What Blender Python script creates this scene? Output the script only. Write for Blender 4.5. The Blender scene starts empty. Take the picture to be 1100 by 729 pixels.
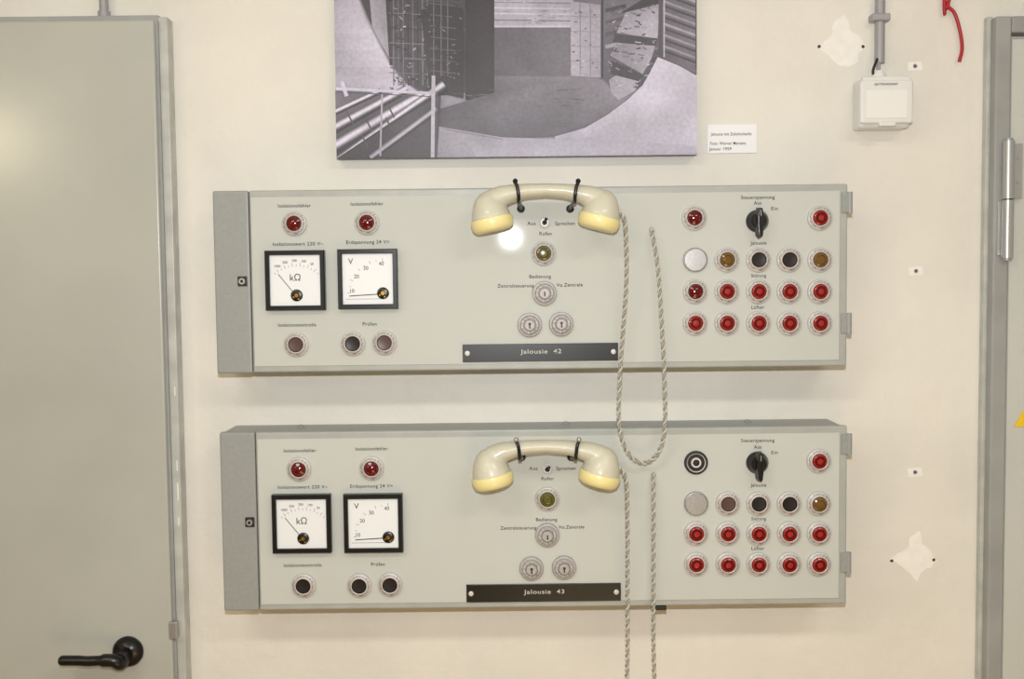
import bpy, bmesh, math, random
from mathutils import Vector, Matrix
random.seed(7)
scene=bpy.context.scene
scene.view_settings.view_transform='Standard'
scene.view_settings.look='None'
scene.view_settings.exposure=0.0
COL=scene.collection
# ---------------------------------------------------------------- camera
F=1150.0; YF=-0.105; CY=YF-1.725; CZ=1.62
PITCH=math.radians(3.3); ROLL=math.radians(-0.65)
R=(Matrix.Rotation(math.pi/2-PITCH,4,'X')@Matrix.Rotation(ROLL,4,'Z'))
cam_d=bpy.data.cameras.new('camera'); cam=bpy.data.objects.new('camera',cam_d); COL.objects.link(cam)
cam_d.sensor_width=36; cam_d.lens=F/1100*36; cam_d.clip_start=0.05
cam.matrix_world=Matrix.Translation((0,CY,CZ))@R
scene.camera=cam
R3=R.to_3x3()
def U(px,py,Y=YF):
    d=R3@Vector(((px-550)/F,-(py-364.5)/F,-1)); t=(Y-CY)/d.y
    return d.x*t, CZ+d.z*t
S=0.0015
# ---------------------------------------------------------------- materials
def lin(c):
    c=c/255.0
    return c/12.92 if c<=0.04045 else ((c+0.055)/1.055)**2.4
def L(rgb): return (lin(rgb[0]),lin(rgb[1]),lin(rgb[2]),1)
MC={}
def mat(name,rgb,rough=0.5,metal=0.0,var=0.0,vscale=20,bump=0.0,bscale=200,coat=0.0,rgb2=None,spec=None,crough=0.08):
    if name in MC: return MC[name]
    m=bpy.data.materials.new(name); m.use_nodes=True; nt=m.node_tree
    b=nt.nodes['Principled BSDF']
    b.inputs['Base Color'].default_value=L(rgb); b.inputs['Roughness'].default_value=rough; b.inputs['Metallic'].default_value=metal
    if coat: b.inputs['Coat Weight'].default_value=coat; b.inputs['Coat Roughness'].default_value=crough
    if spec is not None: b.inputs['Specular IOR Level'].default_value=spec
    tc=nt.nodes.new('ShaderNodeTexCoord')
    if var>0 or rgb2:
        n=nt.nodes.new('ShaderNodeTexNoise'); n.inputs['Scale'].default_value=vscale; n.inputs['Detail'].default_value=6
        nt.links.new(tc.outputs['Object'],n.inputs['Vector'])
        r=nt.nodes.new('ShaderNodeValToRGB'); r.color_ramp.elements[0].position=0.35; r.color_ramp.elements[1].position=0.65
        c2=rgb2 or tuple(max(0,c*(1-var)) for c in rgb)
        r.color_ramp.elements[0].color=L(c2); r.color_ramp.elements[1].color=L(rgb)
        nt.links.new(n.outputs['Fac'],r.inputs['Fac']); nt.links.new(r.outputs['Color'],b.inputs['Base Color'])
    if bump>0:
        n2=nt.nodes.new('ShaderNodeTexNoise'); n2.inputs['Scale'].default_value=bscale; n2.inputs['Detail'].default_value=4
        nt.links.new(tc.outputs['Object'],n2.inputs['Vector'])
        bp=nt.nodes.new('ShaderNodeBump'); bp.inputs['Strength'].default_value=bump; bp.inputs['Distance'].default_value=0.004
        nt.links.new(n2.outputs['Fac'],bp.inputs['Height']); nt.links.new(bp.outputs['Normal'],b.inputs['Normal'])
    MC[name]=m; return m
M_wall=mat('plaster_wall',(229,227,219),0.75,var=0.04,vscale=4.5,bump=0.5,bscale=34)
M_patch=mat('filler_white',(242,241,236),0.8,var=0.03,vscale=60)
M_room=mat('room_paint',(225,221,210),0.8,var=0.03,vscale=2)
M_floor=mat('floor_linoleum',(170,130,80),0.5,var=0.15,vscale=5)
M_door=mat('door_paint',(180,183,176),0.4,var=0.04,vscale=4,bump=0.04,bscale=40,coat=0.6,crough=0.2)
M_frame=mat('frame_paint',(160,163,162),0.4,var=0.07,vscale=12,bump=0.05,bscale=80)
M_frame2=mat('door_edge_paint',(194,197,192),0.4,var=0.1,vscale=25)
M_house=mat('housing_hammered_grey',(150,154,152),0.4,var=0.03,vscale=150,bump=0.10,bscale=400)
M_plate=mat('faceplate_grey_green',(193,197,192),0.6,var=0.015,vscale=6,coat=0.10,spec=0.10,crough=0.055)
M_al=mat('aluminium',(180,180,180),0.42,0.7,var=0.06,vscale=300)
M_alw=mat('satin_bezel',(205,203,202),0.5,0.3)
M_groove=mat('bezel_engraving',(200,196,194),0.6,0.2,rgb2=(128,120,118),vscale=420)
M_keys=mat('key_switch_metal',(182,180,178),0.55,0.3,var=0.1,vscale=300)
M_blk=mat('black_plastic',(12,12,14),0.3)
M_blk2=mat('black_satin',(24,22,24),0.5)
M_ink=mat('ink_dark',(44,42,44),0.8,spec=0.1)
M_white=mat('dial_white',(228,232,235),0.5)
M_red=mat('lens_red',(88,5,10),0.15,coat=0.3)
M_red2=mat('lens_red_bright',(160,32,28),0.25,coat=0.3)
M_amb=mat('lens_amber',(108,78,28),0.15,coat=0.5)
M_grn=mat('lens_olive',(88,86,28),0.2,coat=0.5)
M_brn=mat('button_brown',(84,62,58),0.35)
M_dk=mat('button_black',(30,24,26),0.35)
M_gold=mat('brass',(160,122,50),0.35,0.8)
M_ivory=mat('bakelite_ivory',(203,201,182),0.4,var=0.03,vscale=20,coat=0.25)
M_cream=mat('bakelite_cream_cap',(236,225,162),0.35,coat=0.2)
M_cord=mat('cord_beige',(192,190,178),0.8)
M_sock=mat('socket_white',(226,227,226),0.35,var=0.02)
M_cable=mat('cable_red',(170,26,36),0.4)
M_grey=mat('conduit_grey',(158,158,162),0.4,0.2)
M_paper=mat('label_paper',(240,241,244),0.6)
M_yel=mat('sign_yellow',(236,200,40),0.5)
M_board=mat('photo_board_edge',(150,145,150),0.6)
M_engr=mat('engraved_white',(200,200,192),0.6)
# ---------------------------------------------------------------- helpers
PAR=[None]
def empty(name,loc):
    o=bpy.data.objects.new(name,None); o.location=loc; o.empty_display_size=0.05; COL.objects.link(o); return o
def reg(o):
    COL.objects.link(o)
    p=PAR[0]
    if p is not None:
        o.parent=p
        M=p.matrix_basis.copy(); o.matrix_parent_inverse=M.inverted()
    return o
def meshobj(name,bm,mats,smooth=False,bevel=0):
    me=bpy.data.meshes.new(name)
    bmesh.ops.recalc_face_normals(bm,faces=bm.faces[:])
    bm.to_mesh(me); bm.free()
    for m in (mats if isinstance(mats,(list,tuple)) else [mats]): me.materials.append(m)
    o=bpy.data.objects.new(name,me); reg(o)
    if smooth:
        for p in me.polygons: p.use_smooth=True
        try: me.set_sharp_from_angle(angle=math.radians(35))
        except Exception: pass
    if bevel:
        b=o.modifiers.new('bevel','BEVEL'); b.width=bevel; b.segments=3; b.limit_method='ANGLE'
    return o
def box(name,x0,x1,y0,y1,z0,z1,m,bevel=0.0):
    cx,cy,cz=(x0+x1)/2,(y0+y1)/2,(z0+z1)/2
    bm=bmesh.new(); bmesh.ops.create_cube(bm,size=1)
    for v in bm.verts: v.co=Vector((v.co.x*abs(x1-x0),v.co.y*abs(y1-y0),v.co.z*abs(z1-z0)))
    o=meshobj(name,bm,m,bevel=bevel); o.location=(cx,cy,cz); return o
def lathe(name,prof,x,z,y,mats,seg=40,axis=None,idx=None,smooth=True):
    """prof: (r,d) d = distance along axis (default -Y toward viewer) ; idx material per segment"""
    bm=bmesh.new(); rings=[]
    for r,d in prof:
        if r<1e-6: rings.append([bm.verts.new((0,-d,0))])
        else: rings.append([bm.verts.new((r*math.cos(2*math.pi*i/seg),-d,r*math.sin(2*math.pi*i/seg))) for i in range(seg)])
    for k in range(len(rings)-1):
        a,b=rings[k],rings[k+1]; mi=idx[k] if idx else 0
        for i in range(seg):
            j=(i+1)%seg
            if len(a)==1 and len(b)==1: continue
            if len(a)==1: f=bm.faces.new((a[0],b[i],b[j]))
            elif len(b)==1: f=bm.faces.new((a[i],a[j],b[0]))
            else: f=bm.faces.new((a[i],a[j],b[j],b[i]))
            f.material_index=mi
    o=meshobj(name,bm,mats,smooth=smooth)
    o.location=(x,y,z)
    if axis is not None:
        o.rotation_mode='QUATERNION'; o.rotation_quaternion=Vector((0,-1,0)).rotation_difference(Vector(axis).normalized())
    return o
def tube(name,pts,r,m,radii=None,res=4,cyc=False,order='POLY'):
    c=bpy.data.curves.new(name,'CURVE'); c.dimensions='3D'; c.bevel_depth=r; c.bevel_resolution=res; c.use_fill_caps=True
    for P in (pts if isinstance(pts[0][0],(tuple,list,Vector)) else [pts]):
        s=c.splines.new('POLY'); s.points.add(len(P)-1)
        for i,p in enumerate(P): s.points[i].co=(p[0],p[1],p[2],1); s.points[i].radius=(radii[i] if radii else 1)
        s.use_smooth=True; s.use_cyclic_u=cyc
    c.materials.append(m); o=bpy.data.objects.new(name,c); reg(o); return o
def smoothpath(P,n=14):
    P=[Vector(p) for p in P]; out=[]
    Q=[P[0]*2-P[1]]+P+[P[-1]*2-P[-2]]
    for i in range(1,len(Q)-2):
        for k in range(n):
            t=k/n; a,b,c,d=Q[i-1],Q[i],Q[i+1],Q[i+2]
            out.append(0.5*((2*b)+(c-a)*t+(2*a-5*b+4*c-d)*t*t+(3*b-a-3*c+d)*t**3))
    out.append(P[-1]); return out
TEXTS=[]
def text(s,px,py,wpx,hpx,m=None,Y=None,name='lettering'):
    Y=Y if Y is not None else YF-0.0004
    x,z=U(px,py,Y)
    c=bpy.data.curves.new(name,'FONT'); c.body=s; c.size=hpx*S*1.38; c.align_x='CENTER'; c.align_y='CENTER'; c.offset=0.00005
    c.space_character=1.1
    c.materials.append(m or M_ink)
    o=bpy.data.objects.new(name,c); reg(o); o.location=(x,Y,z); o.rotation_euler=(math.pi/2,0,0)
    TEXTS.append((o,wpx*S)); return o
def poly(name,pts,Y,th,m):
    bm=bmesh.new(); vs=[]
    for p in pts:
        x,z=U(p[0],p[1],Y); vs.append(bm.verts.new((x,Y,z)))
    f=bm.faces.new(vs); r=bmesh.ops.extrude_face_region(bm,geom=[f])
    for v in [g for g in r['geom'] if isinstance(g,bmesh.types.BMVert)]: v.co.y+=th
    return meshobj(name,bm,m)
# ---------------------------------------------------------------- room
PAR[0]=None
box('wall_back',-2.6,2.6,0,0.15,0,2.9,M_wall)
box('wall_left',-2.75,-2.6,-4.2,0.15,0,2.9,M_room)
box('wall_right',2.6,2.75,-4.2,0.15,0,2.9,M_room)
box('wall_front',-2.75,2.75,-4.35,-4.2,0,2.9,M_room)
box('floor',-2.75,2.75,-4.35,0.15,-0.1,0,M_floor)
box('ceiling',-2.75,2.75,-4.35,0.15,2.9,3.0,M_room)
# ---------------------------------------------------------------- left door
YD=-0.045
xr=(U(165,30,YD)[0]+U(186,725,YD)[0])/2
zt=(U(0,23,YD)[1]+U(165,21,YD)[1])/2
d=empty('door_1',(xr-0.45,-0.02,1.0)); PAR[0]=d
box('door_leaf',xr-0.95,xr,YD,-0.012,0.01,zt,M_door,0.003)
xf=(U(181,30,-0.03)[0]+U(199,725,-0.03)[0])/2
box('frame_edge',xr+0.002,xf,-0.03,-0.0,0.0,zt+0.008,M_frame2,0.002)
box('frame_head',xr-1.0,xr+0.002,-0.026,-0.0,zt+0.001,zt+0.012,M_frame,0.001)
box('frame_gap',xr-0.002,xr+0.004,-0.036,-0.0,0.0,zt,M_frame,0.0)
for (a,b,w,h_) in [(186,500,1.0,12),(187,528,1.2,20),(186,560,1.2,9),(184,420,1.0,10)]:
    x,z=U(a,b,-0.03); box('paint_chip',xf-0.006,xf-0.006+w*S,-0.0304,-0.029,z-h_*S/2,z+h_*S/2,M_patch)
x,z=U(187,676,YD); box('latch_keep',x-0.008,x+0.006,YD-0.004,YD+0.01,z-0.016,z+0.014,M_al,0.002)
x,z=U(138,699,YD)
lathe('handle_rose',[(0.026,0),(0.026,0.004),(0.023,0.008),(0.012,0.010),(0.010,0.012),(0.010,0.04),(0,0.041)],x,z,YD,M_blk)
xh,zh=U(64,709,YD-0.045)
xm,zm=U(128,709,YD-0.045)
P=[(x,YD-0.02,z-0.004),(x,YD-0.038,z-0.008),(x-0.012,YD-0.045,zm),(x-0.05,YD-0.047,zm),(xh+0.03,YD-0.047,zh),(xh,YD-0.046,zh)]
P=smoothpath(P,8)
rr=[]
for p in P: rr.append(1.15 if p.x>x-0.03 else 0.9)
rr[-1]=0.6
tube('handle_lever',P,0.0095,M_blk,radii=rr)
box('keyhole_plate',x-0.012,x+0.012,YD-0.005,YD,z-0.10,z-0.06,M_blk,0.003)
PAR[0]=None
x,z=U(112,19,-0.012)
cp=empty('conduit_pipe',(x,-0.012,z)); PAR[0]=cp
tube('pipe',[(x,-0.012,z),(x,-0.012,2.88)],0.0075,M_grey)
lathe('pipe_collar',[(0.0,0),(0.010,0),(0.010,0.01),(0.0,0.01)],x,z,-0.012,M_grey,axis=(0,0,1))
# ---------------------------------------------------------------- right door
PAR[0]=None
YR=-0.035
x0=(U(1066,20,YR)[0]+U(1058,725,YR)[0])/2+0.005
x1=x0+0.026
zt2=U(1080,17,YR)[1]
d=empty('door_2',(x0+0.4,-0.02,1.0)); PAR[0]=d
M_door2=mat('door_paint_light',(200,204,199),0.35,var=0.03,vscale=5)
box('frame_jamb',x0,x1,YR,0,0,zt2,M_frame,0.003)
box('frame_jamb_lip',x0-0.006,x0+0.004,YR+0.02,0,0,zt2+0.004,M_frame2,0.002)
box('frame_head',x1,x0+0.95,YR,0,zt2-0.027,zt2,M_frame,0.003)
box('shadow_gap',x1,x1+0.004,YR+0.025,0,0,zt2-0.027,M_blk2)
box('door_leaf',x1+0.004,x0+0.9,YR+0.008,-0.002,0.01,zt2-0.035,M_door2,0.003)
xa,za=U(1078,151,YR-0.01); xb,zb=U(1078,277,YR-0.01)
xa=x1-0.006
zm=za-(za-zb)*0.5
M_hinge=mat('hinge_steel',(176,180,180),0.35,0.5)
tube('hinge_barrel_top',[(xa,YR-0.008,zm+0.001),(xa,YR-0.008,za)],0.0095,M_hinge)
tube('hinge_barrel_base',[(xa,YR-0.008,zb),(xa,YR-0.008,zm-0.001)],0.0095,M_hinge)
tube('hinge_pin',[(xa,YR-0.008,zb-0.004),(xa,YR-0.008,za+0.004)],0.007,M_grey)
tube('hinge_joint',[(xa,YR-0.008,zm-0.002),(xa,YR-0.008,zm+0.002)],0.0078,M_blk2)
box('hinge_leaf_upper',xa,xa+0.026,YR-0.003,YR+0.009,zm+0.002,za-0.004,M_hinge,0.001)
box('hinge_leaf_lower',xa-0.014,xa,YR-0.003,YR+0.003,zb+0.004,zm-0.002,M_hinge,0.001)
for q in (0.3,0.7):
    lathe('hinge_screw',[(0.003,0),(0.0028,0.001),(0,0.001)],xa+0.018,zm+(za-zm)*q,YR-0.003,M_grey,seg=14)
poly('warning_sign',[(1089,458),(1131,458),(1110,424)],YR+0.0065,0.001,M_yel)
PAR[0]=None
# ---------------------------------------------------------------- wall details
M_hole=mat('hole_brown',(80,55,48),0.8)
def patch(pts,holes):
    cx=sum(p[0] for p in pts)/len(pts); cy=sum(p[1] for p in pts)/len(pts); x,z=U(cx,cy,0)
    e=empty('plaster_patch',(x,0,z)); PAR[0]=e
    out=[]
    for i,a in enumerate(pts):
        b=pts[(i+1)%len(pts)]
        for k in range(4):
            t=k/4; out.append((a[0]+(b[0]-a[0])*t+random.uniform(-0.9,0.9),a[1]+(b[1]-a[1])*t+random.uniform(-0.9,0.9)))
    poly('filler',out,-0.0005,0.0005,M_patch)
    for a,b in holes:
        x,z=U(a,b,0); lathe('drill_hole',[(0.0,0.0012),(0.0024,0.0012),(0.003,0.0),(0,0)],x,z,0.0,M_hole,seg=14)
    PAR[0]=None
patch([(905,16),(912,22),(914,33),(926,42),(930,50),(922,58),(922,66),(912,72),(901,70),(893,62),(880,52),(886,44),(893,38),(896,24)],[(880,50),(927,50)])
patch([(988,570),(990,582),(1000,592),(1007,602),(998,610),(990,614),(985,624),(978,616),(966,606),(955,600),(966,594),(975,588),(978,576)],[(958,602),(1003,601)])
for (a,b) in [(983,71),(984,291),(983,507)]:
    x,z=U(a,b,0); e=empty('wall_plug',(x,0,z)); PAR[0]=e
    poly('plug_patch',[(a-8,b-4),(a+7,b-5),(a+8,b+4),(a-7,b+5)],-0.0004,0.0004,M_patch)
    lathe('plug_hole',[(0.0,0.0012),(0.0018,0.0012),(0.0018,0.0),(0.0,0.0)],x,z,-0.0002,M_hole,seg=16)
    lathe('plug_ring',[(0.0019,0.0008),(0.0036,0.0014),(0.0038,0.0)],x,z,-0.0002,M_grey,seg=16)
    PAR[0]=None
# ---------------------------------------------------------------- socket
x,z=U(950,112,-0.05)
e=empty('wall_socket_box',(x,0,z)); PAR[0]=e
xa,zt_=U(923,84,-0.045); xb,_=U(980,84,-0.045); _,zb_=U(950,137,-0.045)
box('socket_base',xa+0.002,xb-0.002,-0.042,0,zb_,zt_,M_sock,0.006)
box('socket_lid',xa,xb,-0.052,-0.043,zb_+0.006,zt_-0.004,M_sock,0.004)
box('lid_inner_panel',xa+0.010,xb-0.010,-0.0535,-0.0515,zb_+0.014,zt_-0.02,mat('socket_panel',(234,235,234),0.3),0.0015)
box('lid_hinge',xa+0.004,xb-0.004,-0.051,-0.036,zt_-0.006,zt_+0.002,M_sock,0.003)
box('lid_grip',xa+0.03,xb-0.03,-0.056,-0.048,zb_+0.001,zb_+0.008,M_sock,0.002)
text('spritzwasser',952,90,26,3,M_ink,Y=-0.0526)
x,z=U(944,67,-0.02)
lathe('cable_gland',[(0,0),(0.011,0),(0.012,0.008),(0.008,0.016),(0,0.016)],x,zt_,-0.02,M_sock,axis=(0,0,1))
tube('cable',[(x,-0.02,zt_),(x,-0.018,z-0.004),(x,-0.014,z+0.01)],0.0035,M_grey)
tube('cable_loop',smoothpath([(x-0.004,-0.02,zt_+0.004),(x-0.011,-0.024,zt_+0.014),(x-0.006,-0.024,z),(x,-0.014,z+0.008)],6),0.0022,M_blk2)
tube('conduit',[(x+0.004,-0.012,z),(x+0.004,-0.012,2.88)],0.0085,M_grey)
xc,zc=U(942,20,-0.01); box('conduit_clip',x-0.012,x+0.018,-0.024,0,zc-0.006,zc+0.006,M_grey,0.002)
PAR[0]=None
pts=[U(1015,-30,-0.01),U(1017,2,-0.01),U(1026,14,-0.01),U(1032,34,-0.01),U(1034,52,-0.01),U(1031,66,-0.01)]
e=empty('hanging_cable',(pts[0][0],0,pts[0][1])); PAR[0]=e
tube('red_cable',smoothpath([(pts[0][0],-0.004,2.85)]+[(p[0],-0.008,p[1]) for p in pts],8),0.0030,M_cable)
pts=[U(1022,-30,-0.01),U(1019,0,-0.01),U(1016,10,-0.01)]
tube('red_cable_end',smoothpath([(p[0],-0.012,p[1]) for p in pts],8),0.0030,M_cable)
PAR[0]=None
x,z=U(786,148,0)
e=empty('caption_card',(x,0,z)); PAR[0]=e
xa,za=U(760,134,-0.003); xb,zb=U(813,164,-0.003); box('card',xa,xb,-0.003,0,zb,za,M_paper,0.0004)
text('Jalousie mit Zuluftschacht',785.5,144,46,3.4,Y=-0.0034)
text('Foto: Werner Mertens',782,154,40,3.4,Y=-0.0034)
text('Januar 1959',774,160,25,3.4,Y=-0.0034)
PAR[0]=None
# ---------------------------------------------------------------- big photo print
YP=-0.024
xa=(U(360,10,YP)[0]+U(361,165,YP)[0])/2; xb=(U(748.5,10,YP)[0]+U(747.5,165,YP)[0])/2; zb=(U(361,170,YP)[1]+U(747,167,YP)[1])/2
e=empty('framed_photograph',((xa+xb)/2,0,zb+0.2)); PAR[0]=e
box('backing_board',xa,xb,YP,-0.004,zb,zb+0.46,M_board)
m=bpy.data.materials.new('photo_print'); m.use_nodes=True; nt=m.node_tree; b=nt.nodes['Principled BSDF']; b.inputs['Roughness'].default_value=0.45
ca=nt.nodes.new('ShaderNodeVertexColor'); ca.layer_name='Col'
tc=nt.nodes.new('ShaderNodeTexCoord')
def nmul(scale,lo,hi,src):
    nz=nt.nodes.new('ShaderNodeTexNoise'); nz.inputs['Scale'].default_value=scale; nz.inputs['Detail'].default_value=7
    nt.links.new(tc.outputs['Object'],nz.inputs['Vector'])
    rp=nt.nodes.new('ShaderNodeValToRGB'); rp.color_ramp.elements[0].position=0.3; rp.color_ramp.elements[0].color=(lo,lo,lo,1); rp.color_ramp.elements[1].position=0.7; rp.color_ramp.elements[1].color=(hi,hi,hi,1)
    nt.links.new(nz.outputs['Fac'],rp.inputs['Fac'])
    mx=nt.nodes.new('ShaderNodeMixRGB'); mx.blend_type='MULTIPLY'; mx.inputs[0].default_value=1
    nt.links.new(src,mx.inputs[1]); nt.links.new(rp.outputs['Color'],mx.inputs[2]); return mx.outputs[0]
o1=nmul(170,0.85,1.06,ca.outputs['Color']); o2=nmul(14,0.82,1.12,o1); nt.links.new(o2,b.inputs['Base Color'])
bm=bmesh.new(); cl=bm.loops.layers.float_color.new('Col'); layer=[0]
def tone(t): return 24+(t/255.0)**0.95*224
def pp(pts,tones):
    layer[0]+=1; Y=YP-0.0003-layer[0]*0.000010
    if not isinstance(tones,(list,tuple)): tones=[tones]*len(pts)
    vs=[]
    for p in pts:
        x,z=U(p[0],p[1],YP); x=min(max(x,xa),xb); z=min(max(z,zb),zb+0.46); vs.append(bm.verts.new((x,Y,z)))
    try: f=bm.faces.new(vs)
    except Exception: return
    f.normal_update()
    for l,t in zip(f.loops,tones):
        t=tone(t); l[cl]=(lin(t*0.975),lin(t*0.96),lin(min(255,t*1.06)),1)
def pl(p,q,w,t,t2=None):
    dx,dy=q[0]-p[0],q[1]-p[1]; n=math.hypot(dx,dy) or 1; nx,ny=-dy/n*w/2,dx/n*w/2
    pp([(p[0]+nx,p[1]+ny),(q[0]+nx,q[1]+ny),(q[0]-nx,q[1]-ny),(p[0]-nx,p[1]-ny)],[t,t2 or t,t2 or t,t])
def pipe(p,q,w,w2=None,lo=45,hi=235):
    w2=w2 or w
    dx,dy=q[0]-p[0],q[1]-p[1]; n=math.hypot(dx,dy); nx,ny=-dy/n,dx/n
    N=12
    def tt(u): return lo+(hi-lo)*max(0,math.sin(math.pi*min(1,u*1.15+0.1)))**1.5
    for i in range(N):
        u0,u1=i/N,(i+1)/N; a0,a1=(u0-.5)*w,(u1-.5)*w; b0,b1=(u0-.5)*w2,(u1-.5)*w2
        pp([(p[0]+nx*a0,p[1]+ny*a0),(q[0]+nx*b0,q[1]+ny*b0),(q[0]+nx*b1,q[1]+ny*b1),(p[0]+nx*a1,p[1]+ny*a1)],[tt(u0),tt(u0),tt(u1),tt(u1)])
def soft(a,b,n=4):
    """feathered edge between neighbouring tones along a polyline"""
    for i in range(len(a)-1):
        for k in range(n):
            t=b[0]+(b[1]-b[0])*(k+0.5)/n; o=(k-(n-1)/2)*0.9
            pl((a[i][0]+o,a[i][1]+o*0.4),(a[i+1][0]+o,a[i+1][1]+o*0.4),1.1,t)
pp([(350,-140),(760,-140),(760,180),(350,180)],140)
pp([(350,-140),(760,-140),(760,85),(350,85)],[90,90,125,125])
edge=[(372,-140),(380,-40),(386,0),(394,20),(402,36),(411,54),(421,72),(434,88),(455,102)]
for a,b in zip(edge[:-1],edge[1:]):
    pp([(350,a[1]),a,b,(350,b[1])],[168,205,212,178])
pp([(350,88),(434,88),(455,102),(440,112),(350,112)],[178,212,210,180,170])
# scaffold zone
pp([(383,-140),(500,-140),(500,100),(462,104),(436,90),(421,72),(402,36),(386,0)],[60,60,66,66,88,80,75,60])
pp([(388,-100),(408,-100),(418,62),(400,30)],[150,140,150,180])
soft(edge[1:],(205,120))
pl((412,-100),(420,70),3,50)
for i in range(8):
    xx=422+i*5.2; pl((xx,-120),(xx+1,92),1.1,random.choice([95,110,125,45]))
for j in range(9):
    yy=-50+j*16; pl((418,yy),(462,yy+2),0.9,random.choice([110,120,95,45]))
for j in range(170):
    xx=random.uniform(418,496); yy=random.uniform(-12,94); pl((xx,yy),(xx+random.uniform(1,5),yy+random.uniform(-3,4)),random.uniform(0.8,1.9),random.choice([120,95,35,150,50,75,60,180]))
# dark column
pp([(452,12),(466,2),(498,10),(498,106),(462,98)],[46,42,38,38,50])
pp([(500,-140),(531,-140),(531,106),(500,108)],[42,34,44,36])
for xx in (466,474,481): pl((xx,-60),(xx,82),1.1,105)
for j in range(7): pl((462,4+j*12),(490,7+j*12),1.0,90)
for j in range(60):
    xx=random.uniform(454,496); yy=random.uniform(8,98); pl((xx,yy),(xx+random.uniform(1,4),yy+random.uniform(-2,3)),1.1,random.choice([30,60,90,50,120]))
# far hall wall
pp([(531,-140),(616,-140),(616,30),(531,30)],[150,150,180,172])
for yy in (-20,-8,3,9,15,22): pl((531,yy),(616,yy+1),1.2,random.choice([110,125,210]))
for j in range(24):
    xx=random.uniform(533,606); yy=random.uniform(0,27); pl((xx,yy),(xx+random.uniform(2,8),yy),1.0,random.choice([130,200,150]))
pl((531,29),(612,29),2.0,200)
pp([(531,30),(613,30),(613,84),(531,82)],[84,104,112,80])
# floor
pp([(450,110),(470,118),(531,100),(531,82),(613,82),(642,84),(676,104),(650,128),(600,146),(540,150),(470,140)],[70,74,84,100,125,128,124,100,86,76,78])
pp([(534,83),(613,83),(604,90),(545,92)],[108,134,116,102])
for j in range(50):
    xx=random.uniform(485,620); yy=random.uniform(94,138); t=random.choice([84,92,80,98]); pl((xx,yy),(xx+random.uniform(4,14),yy+random.uniform(-0.5,0.5)),0.7,t)
# cabinet
pp([(613,2),(645,6),(645,84),(613,82)],[178,158,162,182])
for xx in (623,634): pl((xx,4),(xx,82),1.0,125)
for yy in (18,34,50,66): pl((613,yy),(645,yy+1),0.8,140)
for j in range(26):
    xx=random.uniform(614,641); yy=random.uniform(6,78); pl((xx,yy),(xx+random.uniform(1,4),yy),1.3,random.choice([105,130,200,80]))
pl((647,0),(647,84),2.6,50)
# right structure
pp([(648,-140),(760,-140),(760,80),(706,64),(690,92),(664,108),(648,84)],[110,120,110,80,70,80,90])
for j in range(8): pl((650,-40+j*13),(672,-45+j*13),4,random.choice([60,75,140,160]))
pp([(662,36),(672,14),(708,4),(706,42)],[165,140,155,178]); pp([(664,16),(712,-14),(712,4),(668,15)],50)
pp([(655,60),(664,44),(704,48),(699,64),(690,80),(672,70)],[150,140,165,168,160,150]); pp([(660,37),(706,42),(704,50),(658,46)],62)
pp([(654,86),(664,80),(688,86),(682,98),(664,108),(656,100)],[155,170,172,165,160,150]); pp([(655,66),(672,72),(690,82),(686,88),(656,80)],62)
for i in range(11):
    yy=-70+i*12; pl((712,yy),(760,yy+13),2.6,random.choice([175,160,145])); pl((712,yy+5),(760,yy+18),2.4,65)
pl((709,-100),(709,66),4.0,70); pl((713,-100),(713,62),1.6,180)
pl((748,-100),(748,75),3,70)
for j in range(90):
    xx=random.uniform(652,703); yy=random.uniform(-5,97); pl((xx,yy),(xx+random.uniform(1,7),yy+random.uniform(-2,3)),random.uniform(0.8,1.8),random.choice([85,110,195,60,130,160]))
# pale ramp right (soft)
top=[(760,82),(730,72),(706,62),(698,78),(690,92),(676,106),(652,124),(628,138),(596,147)]
bot=[(760,158),(735,156),(706,155),(695,154),(685,154),(670,153),(652,152),(628,151),(596,150)]
for i in range(len(top)-1):
    pp([top[i],top[i+1],bot[i+1],bot[i]],[215-i*3,213-i*3,195-i*4,200-i*4])
# lip & foreground
pp([(440,128),(470,136),(540,148),(620,150),(700,154),(760,157),(760,180),(440,180)],[130,150,158,168,180,188,178,160])
pl((470,138),(540,150),1.0,120)
pp([(470,137),(500,147),(512,180),(440,180),(440,137)],[165,160,150,120,120])
# left foreground rollers
pp([(350,98),(440,102),(474,104),(470,180),(350,180)],[110,75,60,60,50])
pipe((356,121),(410,98),8,6)
pipe((352,138),(438,96),14,9); pipe((352,158),(456,102),18,12); pipe((358,176),(478,92),18,11); pipe((400,172),(470,118),12,8,45,190)
for k,(a,b) in enumerate([(376,127),(396,134),(420,120),(392,152),(418,134)]): pl((a-3,b-7),(a+4,b+7),1.8,70)
pl((362,96),(468,101),3,215,195); pl((362,99.5),(466,104.5),1.0,80)
pl((368,88),(373,104),4,215); pl((466,82),(465,170),4.0,190); pl((469.5,100),(468.5,170),1.2,80)
pl((411,102),(409,168),2.0,170)
me=bpy.data.meshes.new('print'); bm.to_mesh(me); bm.free(); me.materials.append(m)
o=bpy.data.objects.new('print',me); reg(o)
PAR[0]=None
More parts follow.
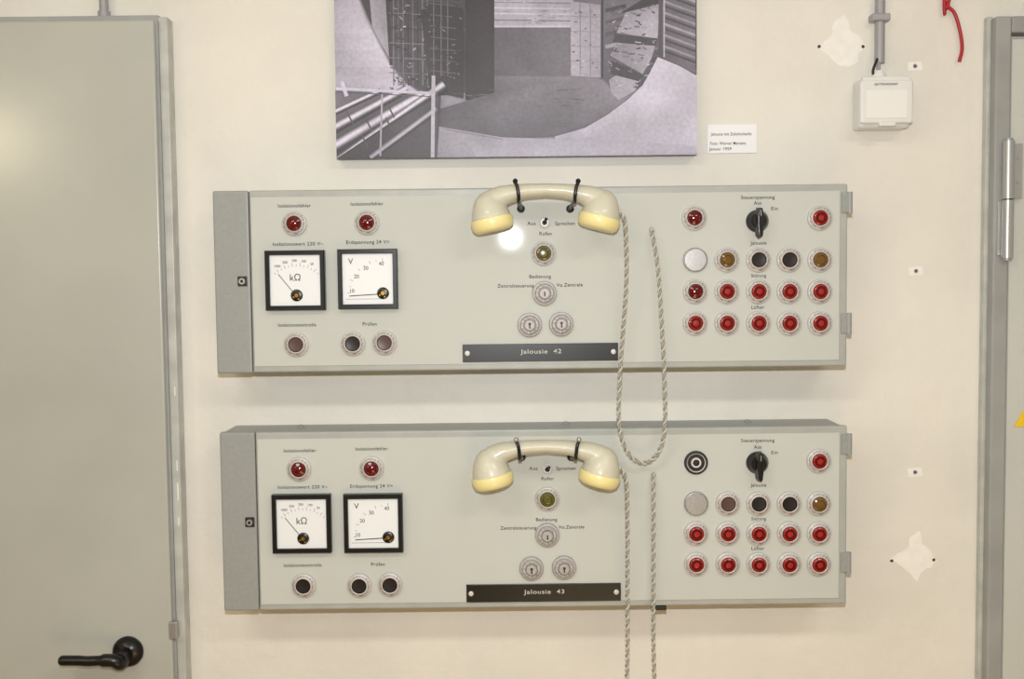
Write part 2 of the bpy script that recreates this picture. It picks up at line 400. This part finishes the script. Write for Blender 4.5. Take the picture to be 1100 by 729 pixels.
# ---------------------------------------------------------------- controls
def bezel_prof(): return [(0.0198,0),(0.0198,0.0035),(0.0188,0.0052),(0.0178,0.0056),(0.0142,0.0072),(0.0130,0.0082),(0.0122,0.0078),(0.0120,0.0050)]
def lamp(px,py,kind):
    x,z=U(px,py,YF-0.004); p=bezel_prof(); base=[0,0,0,1,0,0,2]
    if kind=='red':
        p+=[(0.0118,0.0075),(0.0105,0.0100),(0.0078,0.0112),(0.0072,0.0104),(0.0045,0.0116),(0,0.0122)]
        idx=base+[2,3,3,4,3,3]
        mats=[M_alw,M_groove,M_blk2,M_red,M_red2]
    elif kind=='redb':
        p+=[(0.0118,0.0070),(0.0112,0.0085),(0.0088,0.0098),(0.0082,0.0090),(0.0052,0.0090),(0.0046,0.0102),(0,0.0106)]
        idx=base+[2,3,4,3,3,3,4]; mats=[M_alw,M_groove,M_blk2,M_red,M_red2]
    else:
        lm={'amb':M_amb,'grn':M_grn,'brn':M_brn,'dk':M_dk,'alu':M_al}[kind]
        if kind=='alu':
            p=[(0.0198,0),(0.0198,0.0035),(0.0188,0.0056),(0.0182,0.0058),(0.0178,0.0052),(0.0172,0.006),(0,0.0064)]; idx=[0]*6; mats=[M_al]
        elif kind in('brn','dk'):
            p+=[(0.0116,0.0068),(0.0108,0.0078),(0.006,0.0074),(0,0.0070)]; idx=base+[2,3,3,3]; mats=[M_alw,M_groove,M_blk2,lm]
        else:
            p+=[(0.0118,0.0075),(0.0105,0.0100),(0.0075,0.0112),(0.0068,0.0106),(0,0.0116)]; idx=base+[2,3,3,2,3]; mats=[M_alw,M_groove,M_blk2,lm]
    return lathe('indicator_lamp' if kind in('red','redb','amb','grn') else 'push_button',p,x,z,YF,mats,idx=idx)
def empty_lamp(px,py):
    x,z=U(px,py,YF-0.004)
    lathe('lamp_socket',[(0.0192,0),(0.0192,0.003),(0.0180,0.0045),(0.0155,0.0048),(0.0138,0.003),(0.0125,0.0012),(0.0085,0.0012),(0.0080,0.004),(0.0055,0.004),(0.0045,0.001),(0,0.001)],x,z,YF,[M_blk2,M_alw],idx=[0,0,0,1,0,0,1,1,0,0])
def keyswitch(px,py,lock):
    x,z=U(px,py,YF-0.006)
    lathe('key_switch',[(0.0198,0),(0.0198,0.004),(0.0185,0.0058),(0.0160,0.0062),(0.0150,0.0100),(0.0135,0.0112),(0.0105,0.0112),(0.0100,0.009),(0.0095,0.0090),(0.0088,0.0145),(0.0075,0.0155),(0,0.0155)],x,z,YF,[M_keys,M_groove,M_keys],idx=[0,0,0,0,0,1,0,0,2,2,2])
    y=YF-0.0158
    box('key_slot',x-0.0011,x+0.0011,y-0.0003,y+0.002,z-(0.0052 if lock else 0.0045),z+0.003,M_blk2)
    if lock: lathe('key_slot_round',[(0.0022,0),(0.0022,0.0006),(0,0.0006)],x,z+0.0022,y,M_blk2,seg=16)
def knob(px,py):
    x,z=U(px,py,YF-0.012)
    lathe('rotary_switch_base',[(0.0180,0),(0.0180,0.004),(0.0165,0.007),(0.0140,0.012),(0.0130,0.017),(0.011,0.019),(0,0.019)],x,z,YF,M_blk)
    bm=bmesh.new()
    prof=[(-0.0045,0.022),(0.0045,0.022),(0.0075,0.008),(0.0078,-0.008),(0.0055,-0.025),(0.0022,-0.030),(-0.0022,-0.030),(-0.0055,-0.025),(-0.0078,-0.008),(-0.0075,0.008)]
    lo=[bm.verts.new((a,0,b*0.95)) for a,b in prof]; hi=[bm.verts.new((a*0.6,-0.016,b*0.88)) for a,b in prof]
    bm.faces.new(lo[::-1]); bm.faces.new(hi)
    for i in range(len(prof)):
        j=(i+1)%len(prof); bm.faces.new((lo[i],lo[j],hi[j],hi[i]))
    o=meshobj('rotary_switch_grip',bm,M_blk,bevel=0.0015); o.location=(x,YF-0.012,z)
    box('rotary_switch_mark',x-0.0005,x+0.0005,YF-0.0284,YF-0.0275,z+0.007,z+0.016,M_keys)
def toggle(px,py):
    x,z=U(px,py,YF-0.006)
    lathe('toggle_switch_nut',[(0.0085,0),(0.0085,0.002),(0.0065,0.003),(0.0062,0.007),(0.0042,0.007),(0.004,0.003),(0,0.003)],x,z,YF,[M_alw,M_blk2],idx=[0,0,0,0,1,1],seg=24)
    tube('toggle_switch_lever',[(x,YF-0.003,z),(x+0.001,YF-0.010,z+0.002),(x+0.002,YF-0.018,z+0.005)],0.0022,M_blk,radii=[0.8,1,1.2])
def meter(cx,cy,kind):
    X,Z=U(cx,cy,YF-0.010); h=0.0478; w=0.0478; t=0.0075
    bm=bmesh.new()
    o_=[(-w,-h),(w,-h),(w,h),(-w,h)]
    def ring(s,y): return [bm.verts.new((a/w*(w-s),y,b/h*(h-s))) for a,b in o_]
    rs=[ring(0,0),ring(0,-0.012),ring(0.0012,-0.014),ring(t-0.001,-0.014),ring(t,-0.0125),ring(t,-0.008)]
    for a,b in zip(rs[:-1],rs[1:]):
        for i in range(4): j=(i+1)%4; bm.faces.new((a[i],a[j],b[j],b[i]))
    o=meshobj('meter_frame',bm,M_blk); o.location=(X,YF,Z)
    yd=YF-0.0085
    box('meter_dial',X-w+t-0.0005,X+w-t+0.0005,yd,YF-0.001,Z-h+t-0.0005,Z+h-t+0.0005,M_white)
    def tk(x0,z0,x1,z1,wd,m=M_ink):
        tube('dial_mark',[(X+x0,yd-0.0003,Z+z0),(X+x1,yd-0.0003,Z+z1)],wd/2,m,res=1)
    def dt(s,x,z,sz):
        c=bpy.data.curves.new('dial_text','FONT'); c.body=s; c.size=sz; c.align_x='CENTER'; c.align_y='CENTER'; c.materials.append(M_ink)
        o=bpy.data.objects.new('dial_text',c); reg(o); o.location=(X+x,yd-0.0004,Z+z); o.rotation_euler=(math.pi/2,0,0)
    if kind=='k':
        px_,pz_=0.002,-0.026
        for i in range(15):
            a=math.radians(140-i*100/14); r0,r1=0.048,0.048+(0.006 if i%2==0 else 0.0035)
            if abs(px_+math.cos(a)*r1)<0.039: tk(px_+math.cos(a)*r0,pz_+math.sin(a)*r0,px_+math.cos(a)*r1,pz_+math.sin(a)*r1,0.0005)
        for s,a in (('1000',122),('500',108),('200',93),('100',78),('50',64)):
            dt(s,px_+math.cos(math.radians(a))*0.0575,pz_+math.sin(math.radians(a))*0.0575-0.0,0.0055)
        dt('k\u03a9',0.0,0.004,0.015)
        tk(px_,pz_,-0.027,0.010,0.0011,M_blk)
        kx,kz=px_,pz_+0.002
    else:
        px_,pz_=0.024,-0.024
        for i in range(9):
            a=math.radians(178-i*88/8); r0,r1=0.052,0.052+(0.005 if i%2==0 else 0.003)
            tk(px_+math.cos(a)*r0,pz_+math.sin(a)*r0,px_+math.cos(a)*r1,pz_+math.sin(a)*r1,0.0005)
        for s,x,z in (('10',-0.026,-0.019),('20',-0.018,0.004),('30',-0.003,0.017),('40',0.022,0.024)):
            dt(s,x,z,0.0085)
        dt('V',-0.027,0.028,0.013)
        tk(px_,pz_,-0.030,pz_-0.003,0.0015,M_blk)
        tk(-0.036,pz_-0.008,0.02,pz_-0.008,0.0005)
        kx,kz=px_,pz_+0.001
    lathe('meter_hub',[(0.0095,0),(0.0095,0.002),(0.008,0.003),(0.0035,0.003),(0.003,0.0042),(0,0.0042)],X+kx,Z+kz,yd,[M_blk,M_gold],idx=[0,0,0,1,1],seg=24)
    for sx,sz in ((0.005,0.004),(-0.005,-0.003),(0.003,-0.006)):
        box('hub_vane',X+kx+sx-0.0013,X+kx+sx+0.0013,yd-0.0038,yd-0.001,Z+kz+sz-0.0013,Z+kz+sz+0.0013,M_gold,0.0004)
def nameplate(x0,y0,x1,y1,s):
    a,b=U(x0,(y0+y1)/2,YF-0.003); c,_=U(x1,(y0+y1)/2-1.6,YF-0.003); _,zt=U((x0+x1)/2,y0,YF-0.003); _,zb=U((x0+x1)/2,y1,YF-0.003)
    box('nameplate',a,c,YF-0.003,YF,zb,zt,M_blk,0.0006)
    zc=(zt+zb)/2
    for xx in (a+0.0075,c-0.0075): lathe('nameplate_screw',[(0.0042,0),(0.0040,0.0012),(0.0018,0.0018),(0.0017,0.001),(0,0.001)],xx,zc,YF-0.003,M_alw,seg=20)
    text(s,(x0+x1)/2+1,(y0+y1)/2-1,44,4.8,M_engr,Y=YF-0.0035)
YH=YF-0.052
def hooks(dx,dy):
    for hx in (557,617):
        x,_=U(hx+dx,206+dy,YH); zt=U(hx+dx,199+dy,YH)[1]; zb_=U(hx+dx,215+dy,YH)[1]
        sgn=-1 if hx<586 else 1
        q=[(x-sgn*0.004,YF,zb_-0.010),(x-sgn*0.004,YF-0.014,zb_-0.009),(x-sgn*0.002,YH+0.008,zb_-0.004),(x,YH-0.008,zb_-0.003),(x,YH-0.0175,zb_+0.004),(x+sgn*0.002,YH-0.0185,zt-0.004),(x+sgn*0.005,YH-0.016,zt+0.003)]
        tube('cradle_hook',smoothpath(q,6),0.0028,M_blk)
        lathe('cradle_foot',[(0.0065,0),(0.006,0.003),(0.003,0.004),(0,0.004)],x-sgn*0.004,zb_-0.010,YF,M_blk,seg=20)
        lathe('hook_tip',[(0,-0.0045),(0.003,-0.003),(0.0042,0.0),(0.003,0.003),(0,0.0045)],x+sgn*0.005,zt+0.005,YH-0.016,M_blk if dy<10 else M_al,seg=14,axis=(0,0,1))
def panel(corn,it):
    (lt,lb,rt,rb)=corn
    X0=(U(*lt)[0]+U(*lb)[0])/2; X1=(U(*rt)[0]+U(*rb)[0])/2; ZT=(U(*lt)[1]+U(*rt)[1])/2; ZB=(U(*lb)[1]+U(*rb)[1])/2
    e=empty('control_panel',((X0+X1)/2,0,(ZT+ZB)/2)); PAR[0]=e
    XS=X0+0.0590
    YB=YF+0.012
    box('housing',X0+0.001,X1-0.003,YB+0.001,0,ZB+0.004,ZT-0.002,M_house,0.002)
    box('side_strip',X0,XS-0.0015,YF+0.003,YB+0.006,ZB,ZT,M_house,0.003)
    box('cover_frame',XS,X1,YF+0.0015,YB+0.003,ZB+0.001,ZT,mat('cover_frame_paint',(168,172,168),0.4,var=0.04,vscale=30),0.003)
    box('faceplate',XS+0.003,X1-0.013,YF,YF+0.004,ZB+0.011,ZT-0.011,M_plate,0.0006)
    x,z=U(*it['lock'],YF)
    box('strip_lock_plate',x-0.0075,x+0.0075,YF+0.001,YF+0.004,z-0.008,z+0.008,M_blk2,0.001)
    lathe('strip_lock',[(0.0055,0),(0.005,0.003),(0.0025,0.003),(0.002,0.001),(0,0.001)],x,z,YF+0.001,[M_al,M_blk2],idx=[0,0,1,1],seg=20)
    for zz in (ZT-0.030,ZB+0.070):
        box('hinge_leaf',X1-0.010,X1+0.001,YF-0.002,YF+0.003,zz-0.016,zz+0.016,M_house,0.001)
        tube('hinge_barrel',[(X1+0.003,YF+0.001,zz-0.017),(X1+0.003,YF+0.001,zz+0.017)],0.0045,M_house)
    for px in (320,608,806):
        xx=U(px,430,-0.05)[0]; lathe('top_screw',[(0.006,0),(0.006,0.003),(0.003,0.005),(0,0.005)],xx,ZT-0.003,-0.03,M_house,axis=(0,0,1),seg=16)
    for s in it['lamps']: lamp(*s)
    for s in it.get('hole',[]): empty_lamp(*s)
    for s in it['meters']: meter(*s)
    for s in it['keys']: keyswitch(*s)
    for s in it['text']: text(*s)
    knob(*it['knob']); toggle(*it['toggle']); nameplate(*it['name']); hooks(*it['hooks'])
    x,z=U(it['cord'][0],it['cord'][1],YF)
    lathe('cord_grommet',[(0.0045,0),(0.0042,0.002),(0.0030,0.003),(0,0.003)],x,z,YF,[M_keys],seg=20)
    PAR[0]=None
    return X0,X1,ZT,ZB
def grid(cols,rows,first,reds,dx=0):
    out=[]
    for c,k in zip(cols,first): out.append((c,rows[0],k))
    for r,kk in zip(rows[1:],reds):
        for c,k in zip(cols,kk): out.append((c,r,k))
    return out
H=3.8
P1=dict(lock=(260,302),hooks=(0,0),
 lamps=[(316,240,'red'),(394,239,'red'),(746,234,'red'),(881,234,'redb'),(318,370,'brn'),(379,369,'dk'),(413,368,'brn'),(584,272,'grn')]
  +grid([747,781,815,848,881],[279,313,347],['alu','amb','dk','dk','amb'],[['red','redb','redb','redb','redb'],['redb']*5]),
 meters=[(317,301,'k'),(395,299.5,'v')],keys=[(585,315,0),(569,349,1),(603,348,1)],
 knob=(815,237),toggle=(585,239),name=(497,369,664,388,'Jalousie  42'),cord=(700,247),
 text=[('Isolationsfehler',316,221,35,H),('Isolationsfehler',394,219,35,H),('Isolationswert 220 V~',320,262,54,H),('Erdspannung 24 V=',395,260,46,H),
  ('Isolationskontrolle',319,349,41,H),('Pr\u00fcfen',397,348,15,H),('Aus',571,240,9,H),('Sprechen',607,240,21,H),('Rufen',586,251,13,H),
  ('Bedienung',580,297,23,H),('Zentralsteuerung',554,307,39,H),('Vo.Zentrale',612,306,28,H),('Steuerspannung',814,212,36,H),('Aus',814,218,8,H),('Ein',832,224,7,H),
  ('Jalousie',815,261,17,H),('St\u00f6rung',815,296,16,H),('L\u00fcfter',814,330,14,H)])
P2=dict(lock=(268,561),hooks=(1,275),
 lamps=[(321,504,'red'),(399,503,'red'),(880,495,'redb'),(326,629,'dk'),(386,629,'dk'),(419,628,'dk'),(588,536,'grn')]
  +grid([748,782,815,848,880],[541,573,606],['alu','brn','dk','dk','amb'],[['redb']*5,['redb']*5]),
 hole=[(748,497)],
 meters=[(324,562.5,'k'),(401,562,'v')],keys=[(588,575,0),(571,611,1),(606,610,1)],
 knob=(815,498),toggle=(588,504),name=(501,627,667,646,'Jalousie  43'),cord=(702,510),
 text=[('Isolationsfehler',322,484,35,H),('Isolationsfehler',399,482,35,H),('Isolationswert 220 V~',325,523,54,H),('Erdspannung 24 V=',399,522,46,H),
  ('Isolationskontrolle',325,607,41,H),('Pr\u00fcfen',406,606,15,H),('Aus',573,503,9,H),('Sprechen',608,503,21,H),('Rufen',588,514,13,H),
  ('Bedienung',587,558,23,H),('Zentralsteuerung',557,567,39,H),('Vo.Zentrale',614,566,28,H),('Steuerspannung',814,473,36,H),('Aus',814,480,8,H),('Ein',832,486,7,H),
  ('Jalousie',815,521,17,H),('St\u00f6rung',815,557,16,H),('L\u00fcfter',814,589,14,H)])
panel([(228,205),(232,402),(911,197),(910,393)],P1)
g=panel([(235,464),(240,657),(911,458),(909,649)],P2)
x,z=U(707,657,YF+0.02); box('cable_clip',x-0.012,x+0.012,YF+0.005,YF+0.03,g[3]-0.008,g[3]-0.0005,M_blk2,0.002)
# ---------------------------------------------------------------- handsets
def handset(dx,dy,name='telephone_handset'):
    xc,zc=U(586+dx,206+dy,YH); e=empty(name,(xc,YH,zc)); PAR[0]=e
    s=1.46e-3
    bm=bmesh.new()
    def addl(center,axis,prof,seg=36,bmx=bm):
        q=Vector((0,0,1)).rotation_difference(Vector(axis).normalized()); rings=[]
        for r,d in prof:
            if r<1e-6: rings.append([bmx.verts.new(center+q@Vector((0,0,d)))])
            else: rings.append([bmx.verts.new(center+q@Vector((r*math.cos(2*math.pi*i/seg),r*math.sin(2*math.pi*i/seg),d))) for i in range(seg)])
        for a,b in zip(rings[:-1],rings[1:]):
            for i in range(seg):
                j=(i+1)%seg
                if len(a)==1: bmx.faces.new((a[0],b[j],b[i]))
                elif len(b)==1: bmx.faces.new((a[i],a[j],b[0]))
                else: bmx.faces.new((a[i],a[j],b[j],b[i]))
    cups=[((529,240),(-9,0,43)),((643,238),(11,0,42))]
    cc=[]
    for (p,ax) in cups:
        x,z=U(p[0]+dx,p[1]+dy,YH); c=Vector((x,YH,z)); cc.append((c,ax))
        addl(c,ax,[(0,0),(20.5*s,0),(21.2*s,2*s),(21.0*s,8*s),(19.5*s,14*s),(17*s,21*s),(13*s,28*s),(7*s,33*s),(0,35*s)])
    path=[(523,221,13,13),(530,215,12.5,13),(540,210,11,12),(553,207,9,11),(566,205,7.8,10.5),(586,204,7.2,10),(606,205,7.8,10.5),(619,207,9,11),(632,210,11,12),(642,214,12.5,13),(649,220,13,13)]
    C=[]
    for (a,b,r,w) in path:
        x,z=U(a+dx,b+dy,YH); C.append((Vector((x,YH,z)),r*s,w*s))
    rings=[]; n=28
    for i,(c,r,w) in enumerate(C):
        t=(C[min(i+1,len(C)-1)][0]-C[max(i-1,0)][0]).normalized(); up=Vector((-t.z,0,t.x)); sd=Vector((0,1,0))
        rings.append([bm.verts.new(c+up*r*math.sin(2*math.pi*k/n)+sd*w*math.cos(2*math.pi*k/n)) for k in range(n)])
    for a,b in zip(rings[:-1],rings[1:]):
        for k in range(n): j=(k+1)%n; bm.faces.new((a[k],a[j],b[j],b[k]))
    bm.faces.new(rings[0][::-1]); bm.faces.new(rings[-1])
    o=meshobj('handset_body',bm,M_ivory,smooth=True)
    rm=o.modifiers.new('remesh','REMESH'); rm.mode='VOXEL'; rm.voxel_size=0.0014; rm.use_smooth_shade=True
    sm=o.modifiers.new('smooth','SMOOTH'); sm.factor=0.6; sm.iterations=16
    for nm,(c,ax) in zip(('earpiece_cap','mouthpiece_cap'),cc):
        b2=bmesh.new()
        addl(c,ax,[(0,-8*s),(14*s,-8.5*s),(18*s,-8.0*s),(21.2*s,-5.5*s),(22.6*s,-1*s),(22.8*s,3*s),(22.2*s,5.4*s),(21*s,6*s),(0,6*s)],bmx=b2)
        meshobj(nm,b2,M_cream,smooth=True)
    x,z=U(663+dx,226+dy,YH)
    lathe('cord_entry',[(0.0040,-0.006),(0.0040,0.003),(0.0032,0.005),(0,0.005)],x,z,YH,[M_ivory],seg=16,axis=(1,0,-0.6))
    PAR[0]=None
def cord(path):
    P=smoothpath(path,40)
    e=empty('telephone_cord',tuple(P[len(P)//2])); PAR[0]=e
    out=[P[0]]; step=0.0011
    for a,b in zip(P[:-1],P[1:]):
        L_=(b-a).length
        if L_<1e-7: continue
        n=max(1,int(L_/step))
        for k in range(1,n+1): out.append(a+(b-a)*k/n)
    st=[[],[]]; s=0; prev=out[0]
    for i,p in enumerate(out):
        t=(out[min(i+1,len(out)-1)]-out[max(0,i-1)]).normalized(); n1=Vector((0,1,0)); n1=(n1-t*n1.dot(t))
        if n1.length<0.1: n1=Vector((1,0,0))-t*t.x
        n1.normalize(); n2=t.cross(n1); s+=(p-prev).length; prev=p
        for k in range(2):
            a=2*math.pi*(s/0.0165+k/2.0); st[k].append(tuple(p+(n1*math.cos(a)+n2*math.sin(a))*0.0021))
    tube('twisted_strand',[st[0]],0.0017,M_cord,res=2)
    tube('twisted_strand_dark',[st[1]],0.0017,mat('cord_grey',(156,155,146),0.8),res=2)
    PAR[0]=None
def V(px,py,Y): x,z=U(px,py,Y); return (x,Y,z)
handset(0,0)
cord([V(665,228,YH),V(669,232,YH),V(672,245,YH+0.005),V(673,300,YF-0.03),V(669,360,YF-0.020),V(665,420,YF-0.022),V(666,462,YF-0.024),V(676,488,YF-0.024),V(692,497,YF-0.024),V(707,486,YF-0.024),V(714,460,YF-0.024),V(714,410,YF-0.022),V(711,350,YF-0.016),V(707,290,YF-0.014),V(702,258,YF-0.012),V(700,248,YF-0.005)])
handset(0.5,275)
cord([V(666,503,YH),V(670,508,YH),V(673,522,YH+0.005),V(674,570,YF-0.03),V(674,640,YF-0.02),V(674,700,YF-0.02),V(673,760,YF-0.02),V(678,790,YF-0.02),V(688,800,YF-0.02),V(698,790,YF-0.02),V(703,755,YF-0.02),V(702,690,YF-0.014),V(702,600,YF-0.012),V(702,530,YF-0.012),V(702,511,YF-0.005)])
# ---------------------------------------------------------------- fit text
bpy.context.view_layer.update()
for o,w in TEXTS:
    dx=o.dimensions.x
    if dx>0: o.scale.x=w/dx
# ---------------------------------------------------------------- lights
def area(name,loc,rot,size,power,col,sy=None):
    l=bpy.data.lights.new(name,'AREA'); l.energy=power; l.color=col; l.size=size
    if sy: l.shape='RECTANGLE'; l.size_y=sy
    o=bpy.data.objects.new(name,l); COL.objects.link(o); o.location=loc; o.rotation_euler=rot; return o
area('camera_flash',(0.0,CY-0.02,CZ+0.13),(math.radians(94),0,0),0.03,18,(0.98,0.985,1.0))
area('ceiling_lamp',(-1.0,-2.2,2.85),(0,0,0),1.2,22,(1,0.93,0.82),0.3)
area('ceiling_lamp.001',(1.2,-2.2,2.85),(0,0,0),1.2,22,(1,0.93,0.82),0.3)
area('low_warm_fill',(0.3,-1.6,0.25),(math.radians(112),0,0),0.6,5.0,(1,0.78,0.42))  # added warm fill near the floor to yellow the lower wall, no real fixture
pl_=bpy.data.lights.new('wall_lamp','AREA'); pl_.energy=5; pl_.color=(1,0.88,0.6); pl_.size=0.2; pl_.shape='DISK'
o=bpy.data.objects.new('wall_lamp',pl_); COL.objects.link(o); o.location=(-1.90,-2.2,2.15); o.rotation_euler=(Vector((1.0,2.1,-0.3))).to_track_quat('-Z','Y').to_euler()
w=bpy.data.worlds.new('world'); w.use_nodes=True; w.node_tree.nodes['Background'].inputs[0].default_value=(1,0.9,0.75,1); w.node_tree.nodes['Background'].inputs[1].default_value=0.3
scene.world=w
